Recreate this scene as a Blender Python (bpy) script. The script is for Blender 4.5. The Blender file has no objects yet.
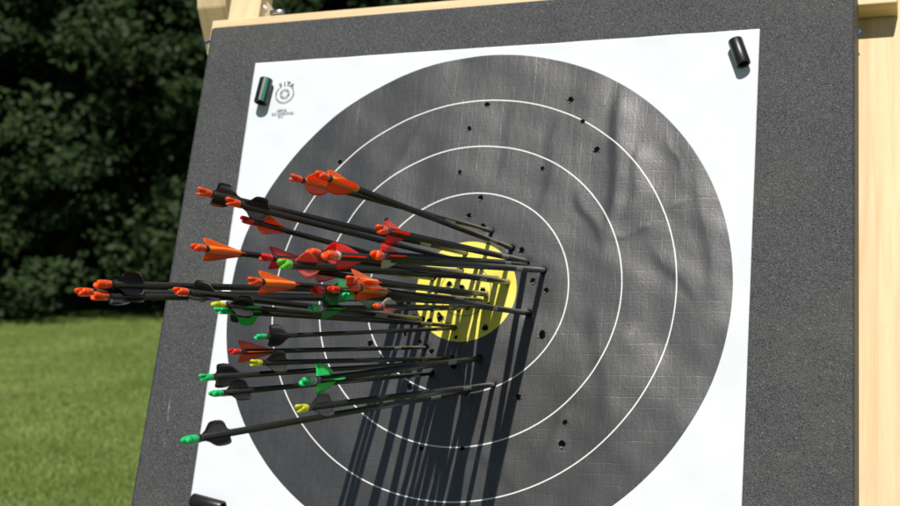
import bpy, bmesh, math, random
import numpy as np
from mathutils import Vector, Matrix
random.seed(7); rng = np.random.default_rng(7)
SC = bpy.context.scene; COL = SC.collection

# ------------------------------------------------------------------ camera solved from the rings of the target
RV = np.array([-0.3535986, 0.33717149, 0.03782775]); T = np.array([0.02448126, 0.05875881, 2.15369822]); F = 1423.23418
th = np.linalg.norm(RV); k_ = RV/th
K = np.array([[0,-k_[2],k_[1]],[k_[2],0,-k_[0]],[-k_[1],k_[0],0]])
RM = np.eye(3)+math.sin(th)*K+(1-math.cos(th))*K@K
PITCH = math.radians(2.0); CAM_H = 1.44
up = np.array([0,-math.cos(PITCH),-math.sin(PITCH)]); up[0] = -(RM[1,0]*up[1]+RM[2,0]*up[2])/RM[0,0]; up /= np.linalg.norm(up)
fw = np.array([0,0,1.0]); fw -= (fw@up)*up; fw /= np.linalg.norm(fw)
W = np.array([np.cross(fw, up), fw, up])                       # camera frame -> world
O = np.array([0,0,CAM_H])
cam = bpy.data.objects.new('camera', bpy.data.cameras.new('camera')); COL.objects.link(cam)
cam.matrix_world = Matrix([[*(W[i]*np.array([1,-1,-1])), O[i]] for i in range(3)]+[[0,0,0,1]])
cam.data.sensor_width = 36; cam.data.lens = F/900*36; cam.data.clip_end = 500; cam.data.clip_start = .05
cam.data.dof.use_dof = True; cam.data.dof.focus_distance = 1.74; cam.data.dof.aperture_fstop = 8
SC.camera = cam

# board frame: x right, y up the board, z out of the board towards the archers; origin = centre of the gold
BC = W@T + O
BX, BY, BZ = W@RM[:,0], -(W@RM[:,1]), -(W@RM[:,2])
BM = Matrix([[BX[i],BY[i],BZ[i],BC[i]] for i in range(3)]+[[0,0,0,1]])
SX, SY = -0.15, 0.82                                            # how far light moves along the face per unit of depth
LD = W@(RM@np.array([SX,SY,1.0])); LD /= np.linalg.norm(LD)

world = bpy.data.worlds.new('World'); SC.world = world; world.use_nodes = True
nt = world.node_tree; bg = nt.nodes['Background']
sky = nt.nodes.new('ShaderNodeTexSky'); sky.sky_type = 'NISHITA'; sky.sun_disc = False
sky.sun_elevation = math.asin(-LD[2]); sky.sun_rotation = math.atan2(-LD[0], -LD[1])
nt.links.new(sky.outputs[0], bg.inputs[0]); bg.inputs[1].default_value = 0.05
sun = bpy.data.objects.new('sun', bpy.data.lights.new('sun','SUN')); COL.objects.link(sun)
sun.data.energy = 4.6; sun.data.angle = math.radians(.53); sun.data.color = (1,.965,.90)
sun.rotation_euler = Vector(LD).to_track_quat('-Z','Y').to_euler(); sun.location = (0,-3,6)
vs = SC.view_settings; vs.view_transform = 'Standard'; vs.look = 'None'; vs.exposure = 0.12; vs.gamma = 1; vs.use_curve_mapping = False

# ------------------------------------------------------------------ helpers
def ray(px): 
    r = np.array([(px[0]-450)/F,(px[1]-253)/F,1]); return r/np.linalg.norm(r)
def loc(px, depth=0.0):
    """point of the board frame seen at photo pixel px, on the plane `depth` behind the face"""
    r = ray(px); n = RM[:,2]; s = ((T+depth*n)@n)/(r@n); q = RM.T@(s*r-T); return np.array([q[0],-q[1],-q[2]])
def tag(o, label=None, cat=None, group=None, kind=None):
    if label: o['label'] = label
    if cat: o['category'] = cat
    if group: o['group'] = group
    if kind: o['kind'] = kind
    return o
def empty(name, mat4, *a, **k):
    o = bpy.data.objects.new(name, None); COL.objects.link(o); o.matrix_world = mat4; o.empty_display_size = .05; return tag(o,*a,**k)
def link(name, me, mat, parent=None, smooth=False):
    o = bpy.data.objects.new(name, me); COL.objects.link(o)
    if mat is not None and not me.materials: me.materials.append(mat)
    if smooth: me.polygons.foreach_set('use_smooth', [True]*len(me.polygons))
    if parent is not None: o.parent = parent
    return o
def from_bm(name, bm, mat, parent=None, smooth=False):
    me = bpy.data.meshes.new(name); bmesh.ops.recalc_face_normals(bm, faces=bm.faces); bm.to_mesh(me); bm.free()
    return link(name, me, mat, parent, smooth)
def box(bm, x0,x1,y0,y1,z0,z1, bev=0, seg=2):
    m = Matrix.Translation(((x0+x1)/2,(y0+y1)/2,(z0+z1)/2))@Matrix.Diagonal((x1-x0,y1-y0,z1-z0,1))
    r = bmesh.ops.create_cube(bm, size=1, matrix=m)
    if bev: bmesh.ops.bevel(bm, geom=list({e for v in r['verts'] for e in v.link_edges}), offset=bev, segments=seg, affect='EDGES', profile=.5)
def lathe(bm, prof, n=14, M=Matrix.Identity(4), caps=True):
    """prof: (z, r) pairs round the local z axis"""
    rings = []
    for z, r in prof:
        rings.append([bm.verts.new(M@Vector((r*math.cos(2*math.pi*i/n), r*math.sin(2*math.pi*i/n), z))) for i in range(n)])
    for a, b in zip(rings, rings[1:]):
        for i in range(n): bm.faces.new((a[i],a[(i+1)%n],b[(i+1)%n],b[i]))
    if caps:
        bm.faces.new(rings[0]); bm.faces.new(rings[-1])
    return rings
def tube(bm, pts, r, n=8):
    pts = [Vector(p) for p in pts]; rings = []
    for i,p in enumerate(pts):
        d = (pts[min(i+1,len(pts)-1)]-pts[max(i-1,0)]).normalized()
        a = d.orthogonal().normalized() if i==0 else (a-d*a.dot(d)).normalized()
        b = d.cross(a); rr = r[i] if isinstance(r,(list,tuple)) else r
        rings.append([bm.verts.new(p+(a*math.cos(2*math.pi*k/n)+b*math.sin(2*math.pi*k/n))*rr) for k in range(n)])
    for s,t in zip(rings,rings[1:]):
        for k in range(n): bm.faces.new((s[k],s[(k+1)%n],t[(k+1)%n],t[k]))
    bm.faces.new(rings[0]); bm.faces.new(rings[-1])

class NT:
    """small node-graph builder"""
    def __init__(s, name):
        s.m = bpy.data.materials.new(name); s.m.use_nodes = True; s.t = s.m.node_tree; s.p = s.t.nodes['Principled BSDF']; s.out = s.t.nodes['Material Output']
    def n(s, typ, **kw):
        nd = s.t.nodes.new(typ)
        for k,v in kw.items(): setattr(nd,k,v)
        return nd
    def l(s, a, b): s.t.links.new(a,b)
    def put(s, sock, v):
        if isinstance(v, bpy.types.NodeSocket): s.l(v, sock)
        else: sock.default_value = v
    def math(s, op, a, b=0.0, c=0.0, clamp=False):
        nd = s.n('ShaderNodeMath', operation=op, use_clamp=clamp)
        for i,v in enumerate((a,b,c)): s.put(nd.inputs[i], v)
        return nd.outputs[0]
    def mix(s, f, a, b):
        nd = s.n('ShaderNodeMix', data_type='RGBA'); s.put(nd.inputs[0], f)
        for i,v in ((6,a),(7,b)):
            s.put(nd.inputs[i], v if isinstance(v,bpy.types.NodeSocket) else (*v,1))
        return nd.outputs[2]
    def coord(s, which='Object'): return s.n('ShaderNodeTexCoord').outputs[which]
    def noise(s, v, scale, detail=3, rough=.5, out=0, dist=0):
        nd = s.n('ShaderNodeTexNoise'); s.put(nd.inputs['Vector'], v); nd.inputs['Scale'].default_value = scale
        nd.inputs['Detail'].default_value = detail; nd.inputs['Roughness'].default_value = rough; nd.inputs['Distortion'].default_value = dist; return nd.outputs[out]
    def mapr(s, v, a, b, c=0.0, d=1.0):
        nd = s.n('ShaderNodeMapRange'); s.put(nd.inputs[0], v)
        for i,x in enumerate((a,b,c,d)): nd.inputs[i+1].default_value = x
        return nd.outputs[0]
    def scalev(s, v, sc):
        nd = s.n('ShaderNodeMapping'); s.put(nd.inputs['Vector'], v); nd.inputs['Scale'].default_value = sc; return nd.outputs[0]
    def bump(s, h, strength=1.0, dist=.001, normal=None):
        nd = s.n('ShaderNodeBump'); s.put(nd.inputs['Height'], h); nd.inputs['Strength'].default_value = strength; nd.inputs['Distance'].default_value = dist
        if normal is not None: s.l(normal, nd.inputs['Normal'])
        return nd.outputs[0]
    def set(s, **kw):
        for k,v in kw.items(): s.put(s.p.inputs[k.replace('_',' ')], v if not (isinstance(v,tuple) and len(v)==3) else (*v,1))
        return s.m

def plain(name, col, rough=.5, metal=0, spec=.5, trans=0, var=.0, sc=300, bumpd=0):
    g = NT(name); c = g.coord()
    if var:
        nz = g.noise(c, sc, 3); g.set(Base_Color=g.mix(g.mapr(nz,.3,.7), tuple(x*(1-var) for x in col), tuple(min(1,x*(1+var)) for x in col)))
        if bumpd: g.set(Normal=g.bump(nz, 1, bumpd))
    else: g.set(Base_Color=col)
    g.set(Roughness=rough, Metallic=metal, Specular_IOR_Level=spec)
    if trans:
        tr = g.n('ShaderNodeBsdfTranslucent'); tr.inputs[0].default_value = (*col,1); mx = g.n('ShaderNodeMixShader'); mx.inputs[0].default_value = trans
        g.l(g.p.outputs[0], mx.inputs[1]); g.l(tr.outputs[0], mx.inputs[2]); g.l(mx.outputs[0], g.out.inputs[0])
    return g.m

# ------------------------------------------------------------------ materials
def m_foam():
    g = NT('black_granule_foam'); c = g.coord()
    v1 = g.n('ShaderNodeTexVoronoi'); g.l(c, v1.inputs['Vector']); v1.inputs['Scale'].default_value = 700
    sep = g.n('ShaderNodeSeparateColor'); g.l(v1.outputs['Color'], sep.inputs[0])
    grain = sep.outputs[0]; fleck = g.math('GREATER_THAN', sep.outputs[1], .985)
    big = g.noise(c, 14, 4); mid = g.noise(c, 90, 4, .7)
    base = g.mix(grain, (.009,.010,.012), (.078,.080,.086))
    base = g.mix(g.mapr(big,.35,.7,0,.35), base, (.075,.073,.068))
    base = g.mix(g.mapr(mid,.58,.75,0,.5), base, (.10,.10,.102))
    base = g.mix(g.math('MULTIPLY', fleck, g.mapr(sep.outputs[2],0,1,.1,.8)), base, (.26,.26,.26))
    # a few scuffs running down the left part of the block
    sc = g.noise(g.scalev(c,(1,.22,1)), 60, 3, .6); cx = g.n('ShaderNodeSeparateXYZ'); g.l(c, cx.inputs[0])
    band = g.math('LESS_THAN', g.math('ABSOLUTE', g.math('ADD', cx.outputs[0], .475)), .006)
    base = g.mix(g.math('MULTIPLY', band, g.mapr(sc,.58,.7,0,.4)), base, (.4,.4,.4))
    vd = g.n('ShaderNodeTexVoronoi'); g.l(c, vd.inputs['Vector']); vd.inputs['Scale'].default_value = 9; sp = g.n('ShaderNodeSeparateColor'); g.l(vd.outputs['Color'], sp.inputs[0])
    spot = g.math('MULTIPLY', g.mapr(g.math('ADD', vd.outputs['Distance'], g.math('MULTIPLY', mid, .03)),.045,.06,1,0), g.math('GREATER_THAN', sp.outputs[0], .72)); base = g.mix(g.math('MULTIPLY', spot, .85), base, (.012,.012,.012))
    st = g.noise(g.scalev(c,(.5,1,1)), 5, 5, .65); base = g.mix(g.mapr(st,.55,.72,0,.3), base, (.11,.10,.075))
    g.set(Base_Color=base, Roughness=.52, Specular_IOR_Level=.45)
    h = g.math('ADD', g.math('MULTIPLY', v1.outputs['Distance'], .8), mid)
    g.set(Normal=g.bump(h, 1, .001)); return g.m
def m_face():
    g = NT('printed_target_paper'); c = g.coord(); s = g.n('ShaderNodeSeparateXYZ'); g.l(c, s.inputs[0]); x,y = s.outputs[0], s.outputs[1]
    r = g.math('SQRT', g.math('ADD', g.math('MULTIPLY',x,x), g.math('MULTIPLY',y,y)))
    def ring(rr, hw): return g.math('LESS_THAN', g.math('ABSOLUTE', g.math('SUBTRACT', r, rr)), hw)
    fib = g.noise(c, 900, 2, .6); blot = g.noise(c, 9, 4, .6)
    white = g.mix(g.mapr(blot,.3,.7), (.66,.685,.73), (.71,.73,.765))
    ink = g.mix(g.mapr(blot,.3,.7), (.024,.024,.025), (.034,.034,.034))
    # worn ink: fine pale vertical fibres
    fv = g.noise(g.scalev(c,(1,.12,1)), 420, 3, .7); ink = g.mix(g.mapr(fv,.52,.8,0,.35), ink, (.10,.10,.098))
    # crease grid of the reinforcing threads, 16 mm apart
    wob = g.noise(c, 30, 2, .5); w2 = g.math('MULTIPLY', g.math('SUBTRACT', wob, .5), .004)
    def grid(v, pitch, off, hw):
        f = g.math('PINGPONG', g.math('ADD', g.math('ADD', v, off), w2), pitch/2); return g.math('SUBTRACT', 1.0, g.math('DIVIDE', f, hw), clamp=True)
    gx = grid(x,.0165,.0,.00085); gy = grid(y,.0158,.004,.00085)
    n1 = g.mapr(g.noise(g.scalev(c,(1,.3,1)), 40, 3, .7), .38,.64,.12,1); n2 = g.mapr(g.noise(g.scalev(c,(.3,1,1)), 40, 3, .7), .38,.64,.12,1)
    gx = g.math('MULTIPLY', gx, n1); gy = g.math('MULTIPLY', gy, n2)
    ink = g.mix(g.math('MULTIPLY', g.math('MAXIMUM', gx, gy), .8), ink, (.007,.007,.007))
    pale = g.mapr(g.noise(g.scalev(c,(1,.2,1)), 70, 3, .7), .6,.72); ink = g.mix(g.math('MULTIPLY', g.math('MULTIPLY', grid(x,.0165,.0012,.0006), pale), .22), ink, (.14,.14,.138))
    yel = g.mix(g.mapr(blot,.3,.7), (.80,.68,.06), (.84,.73,.09))
    yel = g.mix(g.math('MULTIPLY', g.math('MAXIMUM',gx,gy), .3), yel, (.45,.38,.05))
    col = g.mix(g.math('LESS_THAN', r, .40), white, ink)
    for rr in (.16,.24,.32): col = g.mix(ring(rr,.00092), col, (.78,.78,.78))
    col = g.mix(g.math('LESS_THAN', r, .08), col, yel)
    col = g.mix(ring(.04,.0006), col, (.03,.03,.03)); col = g.mix(ring(.02,.0004), col, (.03,.03,.03))
    fine = g.noise(c, 260, 4, .65)
    h = g.math('ADD', g.math('MULTIPLY', g.math('MAXIMUM', gx, gy), -.22), g.math('MULTIPLY', fine, .35))
    h = g.math('ADD', h, g.math('MULTIPLY', g.noise(g.scalev(c,(1,.35,1)), 60, 4, .6), .8))
    inside = g.math('LESS_THAN', r, .40); h = g.math('MULTIPLY', h, g.math('ADD', .18, g.math('MULTIPLY', inside, .62)))
    g.set(Base_Color=col, Roughness=g.mix(inside,(.7,)*3,(.385,)*3), Specular_IOR_Level=g.math('ADD', .3, g.math('MULTIPLY', inside, .7)), Normal=g.bump(h,.55,.0011)); return g.m
def m_wood(name, axis=1, dark=1.0):
    g = NT(name); c = g.coord(); sc = [1,1,1]; sc[axis] = .045
    cc = g.scalev(c, tuple(sc)); n1 = g.noise(cc, 60, 5, .6, dist=.6); n2 = g.noise(cc, 320, 3, .6); n3 = g.noise(cc, 14, 2, .5)
    a = tuple(v*dark for v in (.80,.61,.36)); b = tuple(v*dark for v in (.66,.45,.23))
    col = g.mix(g.mapr(n1,.38,.72), a, b); col = g.mix(g.mapr(n2,.55,.8,0,.35), col, tuple(v*.75 for v in b)); col = g.mix(g.mapr(n3,.5,.8,0,.3), col, tuple(v*dark for v in (.8,.64,.42)))
    vk = g.n('ShaderNodeTexVoronoi'); ks = [1,1,1]; ks[axis] = .55; g.l(g.scalev(c,tuple(ks)), vk.inputs['Vector']); vk.inputs['Scale'].default_value = 7
    kn = g.math('MULTIPLY', g.mapr(vk.outputs['Distance'],.05,.10,1,0), g.math('GREATER_THAN', g.noise(vk.outputs['Position'],3,0), .5))
    col = g.mix(g.math('MULTIPLY', kn, .75), col, (.22*dark,.11*dark,.045*dark))
    dirt = g.noise(c, 7, 5, .7); col = g.mix(g.mapr(dirt,.55,.8,0,.22), col, (.40*dark,.33*dark,.24*dark))
    g.set(Base_Color=col, Roughness=.6, Normal=g.bump(n1,.5,.0008)); return g.m
def m_shaft():
    g = NT('carbon_shaft'); c = g.coord(); n = g.noise(g.scalev(c,(1,1,.06)), 900, 3); 
    g.set(Base_Color=g.mix(g.mapr(n,.35,.7), (.014,.0135,.013), (.020,.0185,.017)), Roughness=.27, Specular_IOR_Level=.6); return g.m
FOAM, FACE, WOOD, WOODH, WOODR, SHAFT = m_foam(), m_face(), m_wood('pine_upright',1), m_wood('pine_rail',0), m_wood('pine_rear_leg',2), m_shaft()
def vane_mat(name, col, tr=.35, rough=.35): return plain(name, col, rough, 0, .5, tr)
VM = dict(black=plain('black_vane',(.006,.005,.006),.22,0,.22), orange=vane_mat('orange_vane',(1,.20,.006),.58), red=vane_mat('red_vane',(.95,.03,.02),.58),
          green=vane_mat('green_vane',(.03,.88,.22),.55), dgreen=vane_mat('deep_green_vane',(.01,.42,.09),.45), white=vane_mat('white_vane',(.62,.60,.58),.35), pink=vane_mat('pale_red_vane',(.85,.16,.13),.5), smoke=vane_mat('smoky_vane',(.02,.02,.024),.3))
NM = dict(orange=vane_mat('orange_nock',(1,.11,.012),.2,.3), red=vane_mat('red_nock',(.85,.03,.012),.2,.3), green=vane_mat('green_nock',(.02,.72,.24),.22,.25),
          yellow=vane_mat('yellow_nock',(.78,.80,.04),.25,.25), lime=vane_mat('lime_nock',(.22,.72,.06),.3,.25), dark=vane_mat('dark_nock',(.02,.02,.02),.1,.3))
METAL = plain('silver_pin', (.6,.6,.62), .25, 1); ZINC = plain('zinc_steel', (.62,.65,.70), .3, 1, var=.1, sc=80)
PRINT = plain('silver_shaft_print', (.30,.31,.32), .35, .3, var=.55, sc=700); BLUEW = plain('blue_shaft_wrap', (.03,.06,.25), .3); CLEAR = plain('clear_nock_end', (.55,.55,.60), .15)
ORW = plain('amber_shaft_wrap',(.80,.26,.01),.35); BLACKP = plain('black_plastic', (.012,.012,.013), .35, var=.2, sc=200, bumpd=.0002)
GREYP = plain('grey_stripe', (.16,.16,.16), .4); GREENP = plain('green_stripe', (.01,.20,.10), .4); HOLE = plain('torn_hole_dark', (.004,.004,.004), 1, 0, 0)
LOGO = plain('grey_print_ink', (.15,.15,.155), .6); TORN = plain('torn_paper_edge', (.15,.15,.15), .8); CORD = plain('blue_cord', (.01,.09,.42), .5, var=.3, sc=900); PLATE = m_wood('weathered_plywood',1,.55)

# ------------------------------------------------------------------ ground and grass
def m_ground():
    g = NT('lawn_soil'); c = g.coord(); a = g.noise(c, 1.2, 4, .6); b = g.noise(c, 22, 4, .7); d = g.noise(c, 170, 3, .7)
    col = g.mix(g.mapr(a,.3,.7), (.12,.185,.035), (.18,.24,.06)); col = g.mix(g.mapr(b,.45,.75,0,.55), col, (.09,.125,.028)); col = g.mix(g.mapr(d,.55,.8,0,.5), col, (.17,.17,.06))
    col = g.mix(g.mapr(g.noise(c,.9,3,.6),.62,.72,0,.6), col, (.24,.19,.10))
    g.set(Base_Color=col, Roughness=.9, Specular_IOR_Level=.15, Normal=g.bump(g.math('ADD',b,d),.8,.02)); return g.m
bm = bmesh.new(); bmesh.ops.create_grid(bm, x_segments=60, y_segments=60, size=150)
ground = from_bm('ground', bm, m_ground()); tag(ground, kind='structure'); ground.location = (0,90,0)

def leafy(name, P, A, B, tint, mat, parent=None):
    """many small four-cornered blades: centre P, half axes A, B"""
    n = len(P); nrm = np.cross(A,B); nrm /= np.linalg.norm(nrm,axis=1,keepdims=True)+1e-9
    V = np.stack([P-A, P+B-nrm*.15*np.linalg.norm(A,axis=1,keepdims=True), P+A, P-B-nrm*.15*np.linalg.norm(A,axis=1,keepdims=True)],1).reshape(-1,3)
    me = bpy.data.meshes.new(name); me.vertices.add(4*n); me.vertices.foreach_set('co', V.astype(np.float32).ravel())
    me.loops.add(4*n); me.loops.foreach_set('vertex_index', np.arange(4*n,dtype=np.int32)); me.polygons.add(n); me.polygons.foreach_set('loop_start', np.arange(n,dtype=np.int32)*4)
    at = me.attributes.new('tint','FLOAT','FACE'); at.data.foreach_set('value', tint.astype(np.float32)); me.update(); me.validate()
    return link(name, me, mat, parent)
def m_leaf(name, c0, c1, rough=.45, tr=.25):
    g = NT(name); a = g.n('ShaderNodeAttribute', attribute_name='tint'); col = g.mix(a.outputs['Fac'], c0, c1); g.set(Base_Color=col, Roughness=rough, Specular_IOR_Level=.18)
    t = g.n('ShaderNodeBsdfTranslucent'); g.l(col, t.inputs[0]); mx = g.n('ShaderNodeMixShader'); mx.inputs[0].default_value = tr
    g.l(g.p.outputs[0], mx.inputs[1]); g.l(t.outputs[0], mx.inputs[2]); g.l(mx.outputs[0], g.out.inputs[0]); return g.m
N = 330000
gy_ = 4.5 + 15.5*rng.random(N)**1.15; gx_ = -(.02+.0)*gy_ + (rng.random(N)-.62)*(5+.55*gy_)
cl = (np.sin(gx_*7+np.sin(gy_*5))*np.cos(gy_*6.1+np.sin(gx_*4))+1)/2
hgt = (.008+.016*rng.random(N))*(.7+.6*cl); az = rng.random(N)*2*np.pi; lean = .5+1.3*rng.random(N)
D = np.stack([np.cos(az)*lean, np.sin(az)*lean, np.ones(N)],1); D /= np.linalg.norm(D,axis=1,keepdims=True); A = D*hgt[:,None]/1
Bv = np.stack([-np.sin(az),np.cos(az),np.zeros(N)],1)*.004
P = np.stack([gx_,gy_,A[:,2]*.8],1)
bare = np.zeros(N)
def on_lawn(px): r = W@ray(px); return O+r*(-O[2]/r[2])
for bx,by,br in [(*on_lawn(p)[:2],q) for p,q in (((78,348),.30),((32,364),.28),((120,410),.16),((10,352),.2),((60,470),.12))]: bare = np.maximum(bare, np.exp(-(((gx_-bx)/br)**2+((gy_-by)/(br*1.1))**2)))
keep = rng.random(N) > bare*.75
big = .5+.5*np.sin(gx_*1.9+1.3*np.sin(gy_*.8))*np.sin(gy_*1.5+np.sin(gx_*1.1+2))
fine = .5+.5*np.sin(gx_*5.3+2*np.sin(gy_*2.1))*np.sin(gy_*3.9+1.5*np.sin(gx_*3.1))
tint = np.clip(-.05+.4*rng.random(N)+.15*cl+.4*big+.3*fine+1.0*bare*rng.random(N),0,1)
gr = leafy('grass', P[keep], A[keep], Bv[keep], tint[keep], m_leaf('grass_blade',(.115,.195,.030),(.34,.41,.125),.6,.35)); tag(gr,'short mown green grass of the lawn with a few dry straw patches','grass',kind='stuff')

# ------------------------------------------------------------------ trees at the edge of the wood
BARK = plain('tree_bark', (.06,.05,.04), .9, var=.4, sc=20, bumpd=.02)
LEAF = m_leaf('tree_leaf', (.014,.029,.009), (.050,.085,.023), .6, .22)
def make_crown(seed, h=11.0, rad=3.0, n=52000, lo=.25):
    r = np.random.default_rng(seed); nc = 330
    # clump centres on the outer shell of an uneven crown that reaches down to the ground
    z = lo + (h-lo)*r.random(nc)**1.05; a = r.random(nc)*2*np.pi
    prof = rad*np.sqrt(np.clip(1-((z-h*.36)/(h*.66))**2,.05,1))*(1+.22*np.sin(3*a+seed)+.12*np.sin(7*a+z))
    rr = prof*(.55+.5*r.random(nc)**.6)
    Cn = np.stack([rr*np.cos(a), rr*np.sin(a), z],1); cs = .28+.42*r.random(nc)
    idx = r.integers(0,nc,n); g_ = r.normal(size=(n,3)); g_ /= np.linalg.norm(g_,axis=1,keepdims=True); g_ *= (r.random((n,1))**.45)
    P = Cn[idx] + g_*cs[idx][:,None]*np.array([1.15,1.15,.62]) ; P[:,2] = np.maximum(P[:,2], .08)
    nrm = r.normal(size=(n,3))*.75 + np.stack([np.cos(a[idx]),np.sin(a[idx]),np.full(n,.9)],1); nrm /= np.linalg.norm(nrm,axis=1,keepdims=True)
    t = np.cross(nrm, r.normal(size=(n,3))); t /= np.linalg.norm(t,axis=1,keepdims=True); b = np.cross(nrm,t)
    s = (.032+.034*r.random(n))[:,None]; ctint = r.random(nc)
    return P, t*s*1.35, b*s*.8, np.clip(.25*ctint[idx]+.55*r.random(n)**1.6,0,1)
def make_tree(seed, name='broadleaf_tree'):
    root = empty(name, Matrix.Identity(4)); P,A,B,t = make_crown(seed); leafy('crown', P,A,B,t, LEAF, root)
    r = random.Random(seed); b = bmesh.new(); tube(b, [(0,0,-.2),(.05,.02,1.2),(.0,.1,3.5),(.15,0,6.5),(.1,.1,9.8)], [.24,.19,.15,.10,.03], 10)
    for i in range(16):
        z = 1.0+i*.5; a_ = r.random()*6.28; L = 1.3+r.random()*1.3
        tube(b, [(0.05,0.05,z),(math.cos(a_)*L*.5,math.sin(a_)*L*.5,z+.35),(math.cos(a_)*L,math.sin(a_)*L,z+.5+r.random()*.5)], [.06,.04,.012], 6)
    from_bm('trunk', b, BARK, root, True); return root
def dup(root):
    c = root.copy(); COL.objects.link(c)
    for ch in root.children:
        d = ch.copy(); COL.objects.link(d); d.parent = c
    return c
protos = [make_tree(s) for s in (11,23,37)]
spots = [(-12.5,23.4,0),(-8.8,22.3,1),(-5.9,21.9,2),(-3.2,22.2,0),(-.3,22.6,1),(2.9,22.4,2),(6.2,23,0),(-10.6,27,2),(-7.1,26.3,0),(-4.2,25.8,1),(-1.2,26.2,2),(2.0,26.6,0),(5.2,27,1)]
back = [(-12.5,31,1),(-9.2,30.4,2),(-6.4,29.8,0),(-3.6,30.3,2),(-.6,30,1),(2.6,30.5,0),(6,31,2)]
spots += back
used = set(); TL = []
tl = ['front-row leafy tree at the far left edge of the wood, mostly outside the photo','front-row leafy tree left of the photo with branches reaching the lawn','front-row dark leafy tree at the left side of the photo, low branches touching the lawn','front-row dark leafy tree directly left of the target board, behind the leftmost arrow nocks','front-row leafy tree hidden behind the left half of the target board','front-row leafy tree hidden behind the right half of the target board','front-row leafy tree behind the right wooden upright',
 'second-row tree filling the gap beyond the far left front tree','second-row tree filling the dark gap at the left margin of the wood','second-row tree in the dark gap between the two visible front trees','second-row tree behind the upper left corner of the board','second-row tree behind the top middle of the board','second-row tree beyond the right wooden upright']
tl += ['third-row tree deep in the wood, hardly visible in the gaps between nearer trees']*len(back)
for i,(x,y,k) in enumerate(spots):
    o = protos[k] if k not in used else dup(protos[k]); used.add(k)
    o.location = (x, y, 0); o.rotation_euler = (0,0,i*2.13+.4); s = .92+.16*random.random(); o.scale = (s,s,s*.98)
    tag(o, tl[i], 'tree', 'trees along the edge of the lawn' if i < 13 else 'trees deep in the wood')

# ------------------------------------------------------------------ easel
easel = empty('easel', BM, 'pale pine easel frame with uprights, rails and splayed rear legs holding the foam block', 'easel')
FT = .10                                                       # foam thickness; the easel starts behind it
def on_board(name, b, mat, parent, smooth=False): return from_bm(name, b, mat, parent, smooth)
Zr = -(FT+.002)
b = bmesh.new(); box(b, -.582,.6235, .5000,.5715, Zr-.043, Zr, .002); on_board('top_rail', b, WOODH, easel)
YB = -.80                                                       # where the uprights meet the lawn, in board units
upb = np.array([BX[2],BY[2],BZ[2]]); 
def down_to_ground(x, z):                                       # board y at which (x, y, z) touches the lawn
    return (-BC[2]-BX[2]*x-BZ[2]*z)/BY[2]
for x0,x1,topy in ((-.578,-.514,.80),(.5585,.7400,.80)):
    yb = down_to_ground(x0, Zr-.045); b = bmesh.new(); box(b, x0,x1, yb-.02,topy, Zr-.045-.045, Zr-.045, .002); on_board('upright', b, WOOD, easel)
b = bmesh.new(); box(b, -.582,.6235, -.74,-.672, Zr-.043, Zr+.1, .002); on_board('bottom_rail', b, WOODH, easel)
# rear legs: swing down and back from the top hinge; local frame y' along the leg
wd = np.array([0,0,-1.0]); wb = fw*0+np.array(W@fw); hb = -np.array([BZ[0],BZ[1],0]); hb /= np.linalg.norm(hb)
def to_board(v): return np.array([v@BX, v@BY, v@BZ])
leg_dir = to_board(wd*math.cos(math.radians(20))+hb*math.sin(math.radians(20)))
for cx, side in ((-.6455,-1),(.78,1)):
    ax = Vector(leg_dir).normalized(); xx = Vector((1,0,0)); xx = (xx-ax*xx.dot(ax)).normalized(); nn = xx.cross(ax)   # nn = front normal or its opposite
    if nn.z < 0: nn = -nn
    P0 = Vector((cx,.655,-.19)); M = Matrix([[xx[i],nn[i],ax[i],P0[i]] for i in range(3)]+[[0,0,0,1]])
    h0 = (BM@P0).z; L = h0/math.cos(math.radians(20))+.02
    b = bmesh.new(); prof = [(0,0),(0,L),(-.045,L),(-.045,-.10),(-.035,-.10)]           # (front-back, along); chamfered head
    for X in (-.031,.031): pass
    vs_ = [[b.verts.new((X,p[0],p[1])) for p in prof] for X in (-.031,.031)]
    b.faces.new(vs_[0]); b.faces.new(vs_[1][::-1])
    for i in range(len(prof)): b.faces.new((vs_[0][i],vs_[0][(i+1)%5],vs_[1][(i+1)%5],vs_[1][i]))
    bmesh.ops.bevel(b, geom=b.edges[:], offset=.002, segments=1, affect='EDGES')
    o = on_board('rear_leg', b, WOODR, easel); o.matrix_local = M
# hinge plate with its bolt beside the left upright
def prism(b, pts, z0, z1):
    a = [b.verts.new((x,y,z0)) for x,y in pts]; c = [b.verts.new((x,y,z1)) for x,y in pts]; b.faces.new(a[::-1]); b.faces.new(c)
    for i in range(len(pts)): b.faces.new((a[i],a[(i+1)%len(pts)],c[(i+1)%len(pts)],c[i]))
dz = .17
q = [loc(p, dz)[:2] for p in ((256,22),(256,-10),(262,-8),(268,2),(273,9),(271,17),(266,22))]
b = bmesh.new(); prism(b, q, -dz-.02, -dz); hp = on_board('hinge_plate', b, PLATE, easel)
c = loc((263.5,8.5), dz); b = bmesh.new(); lathe(b, [(0,.009),(.0025,.009),(.0027,.0055),(.009,.0055),(.0095,.004)], 12, Matrix.Translation((c[0],c[1],-dz))); on_board('bolt', b, ZINC, hp)
c = loc((262,13), dz); b = bmesh.new(); lathe(b, [(0,.006),(.004,.006),(.0045,.003),(.008,.003)], 10, Matrix.Translation((c[0],c[1],-dz))); on_board('screw', b, ZINC, hp)
a0, a1 = loc((271,13),.15), loc((284,11.7),.15); b = bmesh.new(); tube(b, [tuple(a0),tuple((a0+a1)/2),tuple(a1)], .0055, 10); on_board('hinge_pin', b, ZINC, easel, True)

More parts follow.
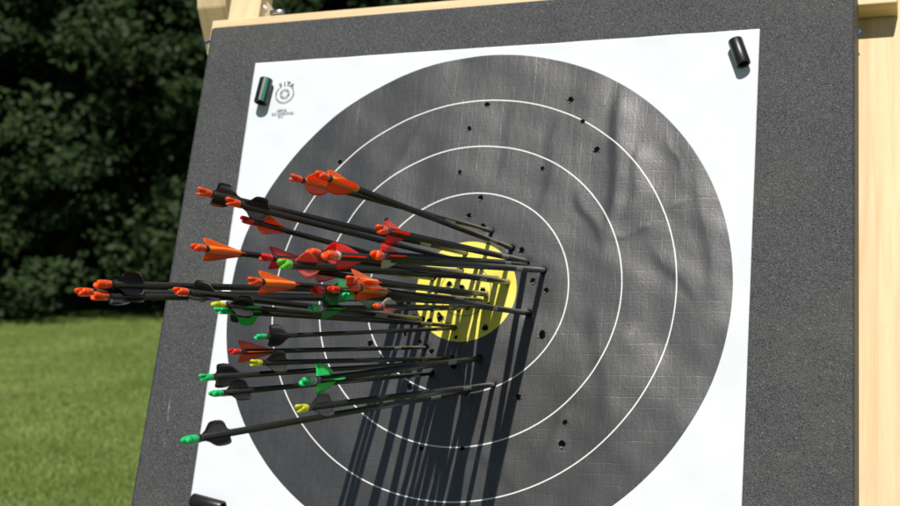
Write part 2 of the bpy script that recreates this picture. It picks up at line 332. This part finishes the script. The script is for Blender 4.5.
# ------------------------------------------------------------------ foam block
b = bmesh.new(); box(b, -.5205,.5665, -.668,.4985, -FT,-.0025, .006, 3)
foam = from_bm('foam_block', b, FOAM); foam.matrix_world = BM; tag(foam, 'large dark grey granular foam target block leaning on the pine easel', 'target block')

# ------------------------------------------------------------------ paper face
AR = [  # nock px, entry px, nock, vanes, vane shape, roll, wrap, label
 ((198,191),(466,254),'orange','black','round',90,None,'upper left black-vaned arrow whose orange nock stands clear against the grey foam'),
 ((227,201),(478,266),'orange','black','round',280,None,'upper left black-vaned arrow whose orange nock overlaps another arrow\'s black vanes'),
 ((291,177),(492,232),'orange','orange','para',280,'orange','orange-vaned arrow at the top, its nock the left one of the two topmost'),
 ((318,174),(512,249),'orange','orange','para',118,'orange','orange-vaned arrow with the highest nock, right one of the two topmost orange arrows'),
 ((242,219),(442,273),'red','orange','taper',300,None,'arrow with red nock and one broad orange vane, just under the round black vanes'),
 ((378,229),(527,262),'orange','red','shark',118,None,'arrow with round orange nock and upright dark red vane, highest of the red-vaned arrows'),
 ((193,247),(434,279),'orange','orange','taper',118,'orange','orange-vaned arrow with orange nock left of the paper edge, above the black bundle'),
 ((261,257),(462,272),'red','red','taper',115,None,'red-nocked arrow right behind the long orange-vaned arrow, deep red vanes'),
 ((280,264),(497,279),'lime','pink','shark',300,None,'arrow with the only bright lime green nock, lying over red vanes'),
 ((309,252),(508,283),'orange','red','shark',300,None,'red-vaned arrow with orange nock, left of two touching nocks near the lime nock'),
 ((325,255),(544,271),'orange','red','shark',118,'clear','red-vaned arrow with orange nock and clear collar, reaching farthest right into the face'),
 ((374,255),(526,265),'orange','red','shark',118,None,'arrow with orange nock, red vanes above and one pale grey vane below'),
 ((300,269),(470,296),'orange','pink','taper',300,None,'arrow with shaded orange nock and pale red translucent vanes, under the lime-nocked arrow'),
 ((249,281),(481,301),'orange','orange','taper',118,'orange','arrow with orange nock and tapering orange vanes, just above the bundle of black arrows'),
 ((348,280),(487,295),'orange','orange','taper',118,'orange','orange-vaned arrow with the upper of two stacked orange nocks near the yellow centre'),
 ((349,286),(529,314),'orange','orange','taper',118,'orange','orange-vaned arrow with the lower of two stacked orange nocks near the yellow centre'),
 ((314,290),(470,303),'red','dgreen','shark', 40,None,'arrow with shaded dark red nock, left of the two dark red nocks in the middle'),
 ((330,289),(488,305),'red','dgreen','shark',118,None,'arrow with shaded dark red nock, right of the two dark red nocks in the middle'),
 ((345,296),(478,304),'green','dgreen','shark',300,'blue','green-nocked arrow in shade with deep green vanes, below the stacked orange nocks'),
 ((311,308),(460,309),'green','dgreen','shark',115,'blue','green-nocked arrow with blue wrap and deep green vanes, lowest in the middle cluster'),
 ((375,306),(468,308),'orange','pink','slim',300,'red','arrow with small orange nock and slim red and white vanes beside the yellow centre'),
 ((77,292),(400,298),'orange','black','round',60,None,'black arrow with orange nock, the leftmost nock of all'),
 ((93,296),(410,300),'orange','black','round',90,None,'black arrow with orange nock, lower right one of the three leftmost nocks'),
 ((96,284),(405,292),'orange','black','round',60,None,'black arrow with orange nock, uppermost of the three leftmost nocks'),
 ((175,291),(422,320),'orange','black','round',90,None,'black arrow with orange nock over the grey foam, just right of the three leftmost nocks'),
 ((213,304),(455,327),'yellow','black','round', 50,None,'black arrow with yellow nock in the black bundle beside the white paper edge'),
 ((216,309),(414,318),'green','black','round', 10,None,'black arrow with small green nock, upper one of two directly under the yellow nock'),
 ((220,311),(448,326),'green','green','round', 25,None,'arrow with green nock and half-hidden green vane, lower of two under the yellow nock'),
 ((256,337),(455,329),'green','black','round',110,None,'single arrow with green nock and round black vanes, just below the black bundle'),
 ((230,352),(426,348),'red','orange','taper',118,None,'arrow with red nock and orange vanes, the only orange-vaned one in the lower group'),
 ((251,363),(452,359),'yellow','black','round',60,None,'arrow with yellow nock and black vanes right under the red-nocked orange-vaned arrow'),
 ((200,378),(456,362),'green','black','round',110,None,'green-nocked arrow with large black vanes, upper of two close together at lower left'),
 ((211,394),(432,374),'green','black','round',75,None,'green-nocked arrow with black vanes, lower of two close together at lower left'),
 ((302,382),(480,359),'green','green','fan',118,'blue','arrow with green nock, blue wrap and wide bright green vanes, low in the middle'),
 ((297,409),(494,385),'yellow','smoke','round',70,None,'arrow with yellow nock and smoky black vanes in the lower middle, above the lowest arrow'),
 ((184,441),(467,392),'green','black','round',78,None,'lowest arrow of all, green nock and black vanes over the white paper margin'),
]
face = bpy.data.objects
HOLES = [(571,100,1),(583.3,122.3,1),(597.2,150.2,1),(543,169,1),(460.8,173.5,1),(470,129.4,.9),(487.7,105,.9),(340.8,162,1),(387.5,221.5,1.1),(481.5,198.5,1.1),(469.7,216.3,1),(483.8,226.5,1.1),(522.7,251,1.2),(533.5,281,1.2),(547,290.6,1.2),(543,335.3,1.2),(371,343.5,1.2),(519.3,397.8,1.1),(566,422.8,1.1),(562.5,444.2,1.2),(410.5,387,1),(405.5,363,1),
  (450.5,285.5,.9),(463,288.5,.9),(483.5,291,.9),(430,321.3,1.1),(441.2,319,1.1),(440,315.5,.8),(433,310.5,1),(486.4,329,1.1),(480.3,261.5,1),(406,334,1.1),(421,342,.9),(432.5,352.5,1),(454,367,1),(463,449,.8),(422,449,.9),(457,338,.6)]
ridges = [((622,92),(612,228),.0038,.013),((668,140),(682,172),.0022,.007),((628,236),(690,198),.0025,.006),((578,196),(604,240),.0022,.010),((640,150),(632,215),.002,.010),((655,250),(700,300),.0016,.012),
          ((598,300),(612,430),.0030,.022),((640,330),(560,400),.0018,.014),((560,120),(545,210),.0018,.014),((430,120),(380,200),.0022,.018),((350,230),(400,160),.0018,.014),((520,100),(500,190),.0016,.016),
          ((570,410),(540,470),.0022,.014),((700,180),(715,290),.0018,.014),((300,300),(310,430),.0014,.016),((470,440),(520,490),.0016,.014),((616,238),(650,226),.0020,.005)]
RL = [(loc(a)[:2],loc(c)[:2],h,w) for a,c,h,w in ridges]; EN = [loc(a[1])[:2] for a in AR]
WV = [(rng.random()*2.2-1.1, 6.283/l, rng.random()*6.28, l*.0015) for l in np.linspace(.045,.17,14)]
def relief(x, y):
    z = .0012*np.sin(9*x+2.1*np.sin(5*y+1))*np.cos(7*y+1.5*np.sin(6*x))
    for a_,w_,p_,h_ in WV: z = z + h_*np.sin((x*np.cos(a_)+y*np.sin(a_))*w_+p_+1.3*np.sin(x*11+p_)+1.1*np.cos(y*13-p_))
    for a,c,h,w in RL:
        d = c-a; L = np.hypot(*d); u = d/L; t = ((x-a[0])*u[0]+(y-a[1])*u[1])/L; s = (x-a[0])*-u[1]+(y-a[1])*u[0]
        end = np.exp(-(np.clip(np.abs(t-.5)-.3,0,9)/.22)**2); s = s + .003*np.sin(t*7)
        prof = np.exp(-np.sqrt((s/(w*1.1))**2+.02)) if w < .009 else np.where(s<0, np.exp(-(s/(w*.7))**2), np.exp(-(s/(w*1.9))**2))
        z = z + h*(.32 if w < .009 else .5)*prof*end
    for e in EN:
        z = z - .0009*np.exp(-((x-e[0])**2+(y-e[1])**2)/.006**2)
    rr = np.hypot(x,y); return z*np.clip((.44-np.maximum(abs(x),abs(y)))/.04, .12, 1)
nx, ny = 300, 300
U, V_ = np.meshgrid(np.linspace(0,1,nx), np.linspace(0,1,ny))
TLc,TRc,BLc,BRc = [np.array(v) for v in ((-.419,.417),(.429,.412),(-.4125,-.428),(.4195,-.428))]
XY = ((1-U)*(1-V_))[...,None]*TLc+(U*(1-V_))[...,None]*TRc+((1-U)*V_)[...,None]*BLc+(U*V_)[...,None]*BRc
ZZ = relief(XY[...,0],XY[...,1]) + .0028
co = np.dstack([XY,ZZ]).reshape(-1,3)
idx = np.arange(nx*ny).reshape(ny,nx); F4 = np.stack([idx[:-1,:-1],idx[1:,:-1],idx[1:,1:],idx[:-1,1:]],-1).reshape(-1,4)
me = bpy.data.meshes.new('target_face'); me.from_pydata(co.tolist(), [], F4.tolist()); me.update()
face = link('target_face', me, FACE, None, True); face.matrix_world = BM
sm = face.modifiers.new('thick','SOLIDIFY'); sm.thickness = .0004; sm.offset = -1
tag(face, 'white paper target face with black disc, white rings and yellow centre pinned to the foam', 'target face')
def zat(p): return float(relief(np.array([p[0]]),np.array([p[1]]))[0]) + .0028
def hole(p, k, seed, torn=True):
    r = random.Random(seed); k = k*(.8+.45*r.random()); b = bmesh.new(); n = 11; R = .0039*k
    pts = [(R*(.8+.45*r.random())*math.cos(i*6.283/n), R*(.8+.45*r.random())*math.sin(i*6.283/n)) for i in range(n)]
    c = b.verts.new((0,0,-.0002)); vv = [b.verts.new((x,y,.0004)) for x,y in pts]
    for i in range(n): b.faces.new((c,vv[i],vv[(i+1)%n]))
    o = from_bm('arrow_hole', b, HOLE, face); o.location = (p[0],p[1],zat(p)+.0004)
    if torn:
        b = bmesh.new()
        for i in range(4):
            a = r.random()*6.283; w = .5; q = [(R*math.cos(a-w),R*math.sin(a-w),0),(R*math.cos(a+w),R*math.sin(a+w),0),(R*1.45*math.cos(a+.1),R*1.45*math.sin(a+.1),.0012*k)]
            t_ = [b.verts.new(v) for v in q]; b.faces.new(t_)
            t2 = [b.verts.new((v[0],v[1],v[2]+.0003)) for v in q]; b.faces.new(t2)
        from_bm('torn_edge', b, TORN, o)
for i,(x,y,k) in enumerate(HOLES): hole(loc((x,y)), k, i)
for i,e in enumerate(EN): hole(e, 1.25, 100+i, False)
# printed emblem and captions in the top left corner
def text_mesh(s, size):
    cu = bpy.data.curves.new('t','FONT'); cu.body = s; cu.size = size; cu.align_x = 'CENTER'; cu.align_y = 'CENTER'; cu.extrude = .00005; cu.offset = size*.035
    o = bpy.data.objects.new('t', cu); COL.objects.link(o); dg = bpy.context.evaluated_depsgraph_get(); dg.update()
    me = bpy.data.meshes.new_from_object(o.evaluated_get(dg)); bpy.data.objects.remove(o); return me
ec = loc((285.8,94.7)); rot0 = 0.0
def annulus(b, r0, r1, a0, a1, n=48):
    A_ = [a0+(a1-a0)*i/n for i in range(n+1)]
    v0 = [b.verts.new((r0*math.cos(a),r0*math.sin(a),0)) for a in A_]; v1 = [b.verts.new((r1*math.cos(a),r1*math.sin(a),0)) for a in A_]
    for i in range(n): b.faces.new((v0[i],v0[i+1],v1[i+1],v1[i]))
b = bmesh.new(); annulus(b,.0160,.0170,math.radians(-225),math.radians(38)); annulus(b,.0050,.0056,0,6.2832); annulus(b,.0072,.0086,0,6.2832)
for i in range(26):
    a = math.radians(-222+i*10); annulus(b,.0148,.0160,a,a+.06,1)
em = from_bm('emblem', b, LOGO, face); em.location = (ec[0],ec[1],.0046)
for ch,a in zip('FITA',(120,98,77,52)):
    me = text_mesh(ch,.0105); o = link('letter', me, LOGO, em); a = math.radians(a); o.location = (.0185*math.cos(a),.0185*math.sin(a),0); o.rotation_euler = (0,0,a-math.pi/2)
for s_,px,sz in (('OFFICIAL',(283,111.3),.0046),('FITA Tournament Face',(284,114.3),.0044),('80 cm',(281.5,117.5),.0036)):
    p = loc(px); o = link('caption', text_mesh(s_,sz), LOGO, face); o.location = (p[0],p[1],.0046); o.rotation_euler = (0,0,.02)

# ------------------------------------------------------------------ tube pins
def pin(px_a, px_b, R, label, stripe, seed):
    """short hollow black tube lying on the paper, its open end at px_b, with a steel nail through it"""
    a, c = loc(px_a), loc(px_b); z = .0045+R; A_ = Vector((a[0],a[1],z)); B_ = Vector((c[0],c[1],z)); L = (B_-A_).length
    zz = (B_-A_).normalized(); yy = Vector((0,0,1)); xx = yy.cross(zz); M = BM@Matrix([[xx[i],yy[i],zz[i],A_[i]] for i in range(3)]+[[0,0,0,1]])
    root = empty('tube_pin', M, label, 'pin', 'black tube pins holding the paper corners')
    b = bmesh.new(); lathe(b, [(0.002,R*.72),(0,R*.8),(0,R*.95),(.001,R),(L-.001,R),(L,R*.96),(L,R*.76),(L-.002,R*.72),(L*.5,R*.72),(.002,R*.72)], 28, caps=False); from_bm('tube', b, BLACKP, root, True)
    def strip(mat, a0, a1, nm):
        b = bmesh.new(); n = 6; v = [[b.verts.new(((R+.0003)*math.cos(a0+(a1-a0)*i/n),(R+.0003)*math.sin(a0+(a1-a0)*i/n),zc)) for i in range(n+1)] for zc in (.001,L-.001)]
        for i in range(n): b.faces.new((v[0][i],v[0][i+1],v[1][i+1],v[1][i]))
        from_bm(nm, b, mat, root, True)
    if stripe: strip(GREYP, math.radians(66), math.radians(84), 'grey_stripe'); strip(GREENP, math.radians(38), math.radians(62), 'green_stripe')
    b = bmesh.new(); lathe(b, [(-.05,.0012),(R*.1,.0012),(R*.1,.0035),(R*.2,.0035)], 10, Matrix.Translation((0,0,L*.5))@Matrix.Rotation(-math.pi/2,4,'X')); from_bm('nail', b, ZINC, root)
pin((270.5,83.5),(264.5,107.0), .0113, 'black tube with grey and green stripes pinning the top left paper corner', True, 1)
pin((736.5,45.0),(745.0,69.0), .0110, 'plain glossy black tube pinning the top right paper corner', False, 2)
pin((198.0,502.5),(227.5,510.5), .0113, 'plain black tube lying sideways at the bottom left of the paper', False, 3)

# blue cords tying the block to the easel
def cord(name_label, pts):
    b = bmesh.new(); tube(b, pts, .0022, 8); c0 = Vector(pts[0]); o = from_bm('tie_cord', b, CORD, None, True); o.matrix_world = BM; tag(o, name_label, 'cord', 'blue tie cords')
p1, p2 = loc((202.5,45.5),.13), loc((210,41),.10)
cord('blue cord end poking out at the upper left edge of the foam block', [tuple(p1),tuple((p1+p2)/2+np.array([0,.002,0])),tuple(p2),tuple(p2+np.array([.05,0,-.01]))])
p1, p2 = loc((858.4,30),.12), loc((858.4,35),.12)
cord('blue cord loop between the foam block and the right pine upright', [tuple(p1+np.array([-.03,.01,0])),tuple(p1),tuple((p1+p2)/2+np.array([.003,0,.003])),tuple(p2),tuple(p2+np.array([-.03,-.01,0]))])

# ------------------------------------------------------------------ arrows
SHAPES = dict(  # (distance from the tail end of the vane towards the tip, height) in mm
 round=[(0,.5),(2,1.5),(5,4),(7,9),(9,12),(13,13.2),(20,13.6),(27,13),(31,11.6),(34,9),(36.5,5.5),(39,2),(43,.5)],
 para=[(0,3),(1,7),(4,10.5),(10,12.8),(18,13.2),(27,12),(36,9),(44,5),(50,.5)],
 taper=[(0,9),(1,12.5),(6,12.8),(14,11.5),(26,8.6),(40,5),(52,2.2),(60,.5)],
 shark=[(0,.5),(4,6),(8,11),(12,13.4),(18,13.2),(25,11.5),(33,8.2),(41,4),(48,.5)],
 fan=[(0,.5),(4,6),(8,12),(11,15.2),(16,15.8),(22,15),(28,13),(33,10),(37,6),(40,.5)],
 slim=[(0,.5),(3,5),(8,8),(20,8.5),(35,6),(50,3),(60,.5)])
def vane_mesh(kind, R):
    VL, VH = 1.27, (.95 if kind=='fan' else .84)
    b = bmesh.new(); pr = SHAPES[kind]; th_ = .00035; n = len(pr)
    rows = []
    for i,(s,h) in enumerate(pr):
        z = -s/1000*VL; row = []
        for k in range(4):
            f = k/3; curl = .0016*f*f*math.sin(math.pi*i/(n-1)) if kind=='round' else .0006*f*f
            tw = math.radians(3.0)*(s/50-.5); x = R+h/1000*f*VH; y = curl; row.append((x*math.cos(tw)-y*math.sin(tw), x*math.sin(tw)+y*math.cos(tw), z))
        rows.append(row)
    for sg in (1,-1):
        V = [[b.verts.new((p[0],p[1]+sg*th_,p[2])) for p in row] for row in rows]
        for i in range(n-1):
            for k in range(3): b.faces.new((V[i][k],V[i+1][k],V[i+1][k+1],V[i][k+1]))
        if sg==1: V1 = V
    for i in range(n-1): b.faces.new((V1[i][3],V1[i+1][3],V[i+1][3],V[i][3]))
    for k in range(3): b.faces.new((V1[0][k],V1[0][k+1],V[0][k+1],V[0][k])); b.faces.new((V1[-1][k],V1[-1][k+1],V[-1][k+1],V[-1][k]))
    me = bpy.data.meshes.new('vane'); bmesh.ops.recalc_face_normals(b, faces=b.faces); b.to_mesh(me); b.free()
    me.polygons.foreach_set('use_smooth',[True]*len(me.polygons)); return me
def nock_mesh(R):
    """press-fit nock: rounded body that swells, then two short prongs with a string slot"""
    b = bmesh.new(); lathe(b, [(-.023,R*1.0),(-.022,R*1.1),(-.015,R*1.2),(-.0098,R*1.18),(-.0082,R*.98),(-.0076,R*.6)], 18)
    for sg in (1,-1):
        prof = [(-.0095,.38,1.16,1.10),(-.006,.40,1.20,1.02),(-.0035,.42,1.26,.9),(-.0015,.46,1.26,.76),(-.0004,.54,1.16,.55),(0,.66,1.02,.3)]; rings = []
        for z,y0,y1,w in prof:
            # half-round section: flat towards the slot, round outside
            q = [(R*w*math.cos(a), R*(y0+(y1-y0)*math.sin(a))) for a in [math.pi*j/8 for j in range(9)]]
            rings.append([b.verts.new((x,sg*y,z)) for x,y in q])
        m = len(rings[0])
        for p_,t in zip(rings,rings[1:]):
            for j in range(m): b.faces.new((p_[j],p_[(j+1)%m],t[(j+1)%m],t[j]))
        b.faces.new(rings[0]); b.faces.new(rings[-1])
    me = bpy.data.meshes.new('nock'); bmesh.ops.recalc_face_normals(b, faces=b.faces); b.to_mesh(me); b.free()
    me.polygons.foreach_set('use_smooth',[True]*len(me.polygons)); return me
RADII = [.0042,.0042,.0038,.0044,.0038,.0044,.0038,.0038,.0046,.0046,.0046,.0048,.0038,.0038,.0042,.0042,.0044,.0038,.0040,.0038,.0028,.0044,.0044,.0044,.0044,.0032,.0034,.0032,.0031,.0034,.0034,.0036,.0036,.0048,.0042,.0042]
cache = {}
def shared(key, fn, mat):
    if key not in cache:
        me = fn(); me.materials.append(mat); cache[key] = me
    return cache[key]
d0 = np.array([(945-450)/F,(305-253)/F,1]); d0 /= np.linalg.norm(d0)
for i,(npx,epx,nc,vc,shape,roll,wrap,label) in enumerate(AR):
    e = loc(epx); E3 = T+RM@np.array([e[0],-e[1],-(e[2]+.003)]); r = ray(npx); best = None
    for L in ([.77] if i==8 else np.arange(.60,.80,.005)):                            # the arrow length that keeps it closest to the common flight direction
        bq = E3@r; disc = bq*bq-(E3@E3-L*L)
        if disc < 0: continue
        s = bq-math.sqrt(disc); dv = (E3-s*r)/L; ang = math.acos(min(1,dv@d0))+ .6*abs(L-.67)
        if best is None or ang < best[0]: best = (ang, L, s*r)
    ang, L, N3 = best
    Ew, Nw = Vector(W@E3+O), Vector(W@N3+O); zz = (Nw-Ew).normalized(); xx = Vector(BX); xx = (xx-zz*xx.dot(zz)).normalized(); yy = zz.cross(xx)
    root = empty('arrow', Matrix([[xx[j],yy[j],zz[j],Ew[j]] for j in range(3)]+[[0,0,0,1]]), label, 'arrow', 'arrows stuck in the target face')
    R = RADII[i]*(.95 if 5<=i<=16 else .88)
    Rk = round(R,4)
    b = bmesh.new(); lathe(b, [(-.045,R*.5),(-.02,R),(0,R),(L-.022,R)], 14); from_bm('shaft', b, SHAFT, root, True)
    o = link('nock', shared(('n',nc,Rk), lambda: nock_mesh(R), NM[nc]), None, root); o.location = (0,0,L); o.rotation_euler = (0,0,random.random()*3.1)
    # collar between nock and vanes
    zc = L-.023
    b = bmesh.new(); lathe(b, [(zc-.007,R*1.03),(zc-.0065,R*1.1),(zc-.0005,R*1.1),(zc,R*1.0)], 14)
    from_bm('collar', b, {'clear':CLEAR,'blue':CLEAR}.get(wrap, BLACKP), root, True)
    zv = L-.032
    if wrap in ('orange','blue','red'):
        L2 = .070 if wrap=='orange' else .011; z1 = zc-.0072
        b = bmesh.new(); lathe(b, [(z1-L2,R*1.0),(z1-L2+.001,R*1.06),(z1-.0005,R*1.06),(z1,R*1.0)], 14); from_bm('wrap', b, {'orange':ORW,'blue':BLUEW,'red':NM['red']}[wrap], root, True)
        if wrap=='blue': zv -= .012
    for k in range(3):
        vcol = vc
        if i==11 and k==1: vcol = 'white'
        if i==20 and k==1: vcol = 'white'
        o = link('vane', shared(('v',shape,vcol,Rk), lambda: vane_mesh(shape,R*1.02), VM[vcol]), None, root); o.location = (0,0,zv); o.rotation_euler = (0,0,math.radians(roll+120*k))
    # silver print on the shaft
    rr_ = random.Random(i); z0 = .05+.12*rr_.random(); ln = .02+.025*rr_.random(); b = bmesh.new(); n = 5; a0 = 4.9+.7*rr_.random()
    v = [[b.verts.new(((R+.00025)*math.cos(a0+1.3*j/n),(R+.00025)*math.sin(a0+1.3*j/n),zq)) for j in range(n+1)] for zq in (z0,z0+ln)]
    for j in range(n): b.faces.new((v[0][j],v[0][j+1],v[1][j+1],v[1][j]))
    from_bm('shaft_print', b, PRINT, root, True)
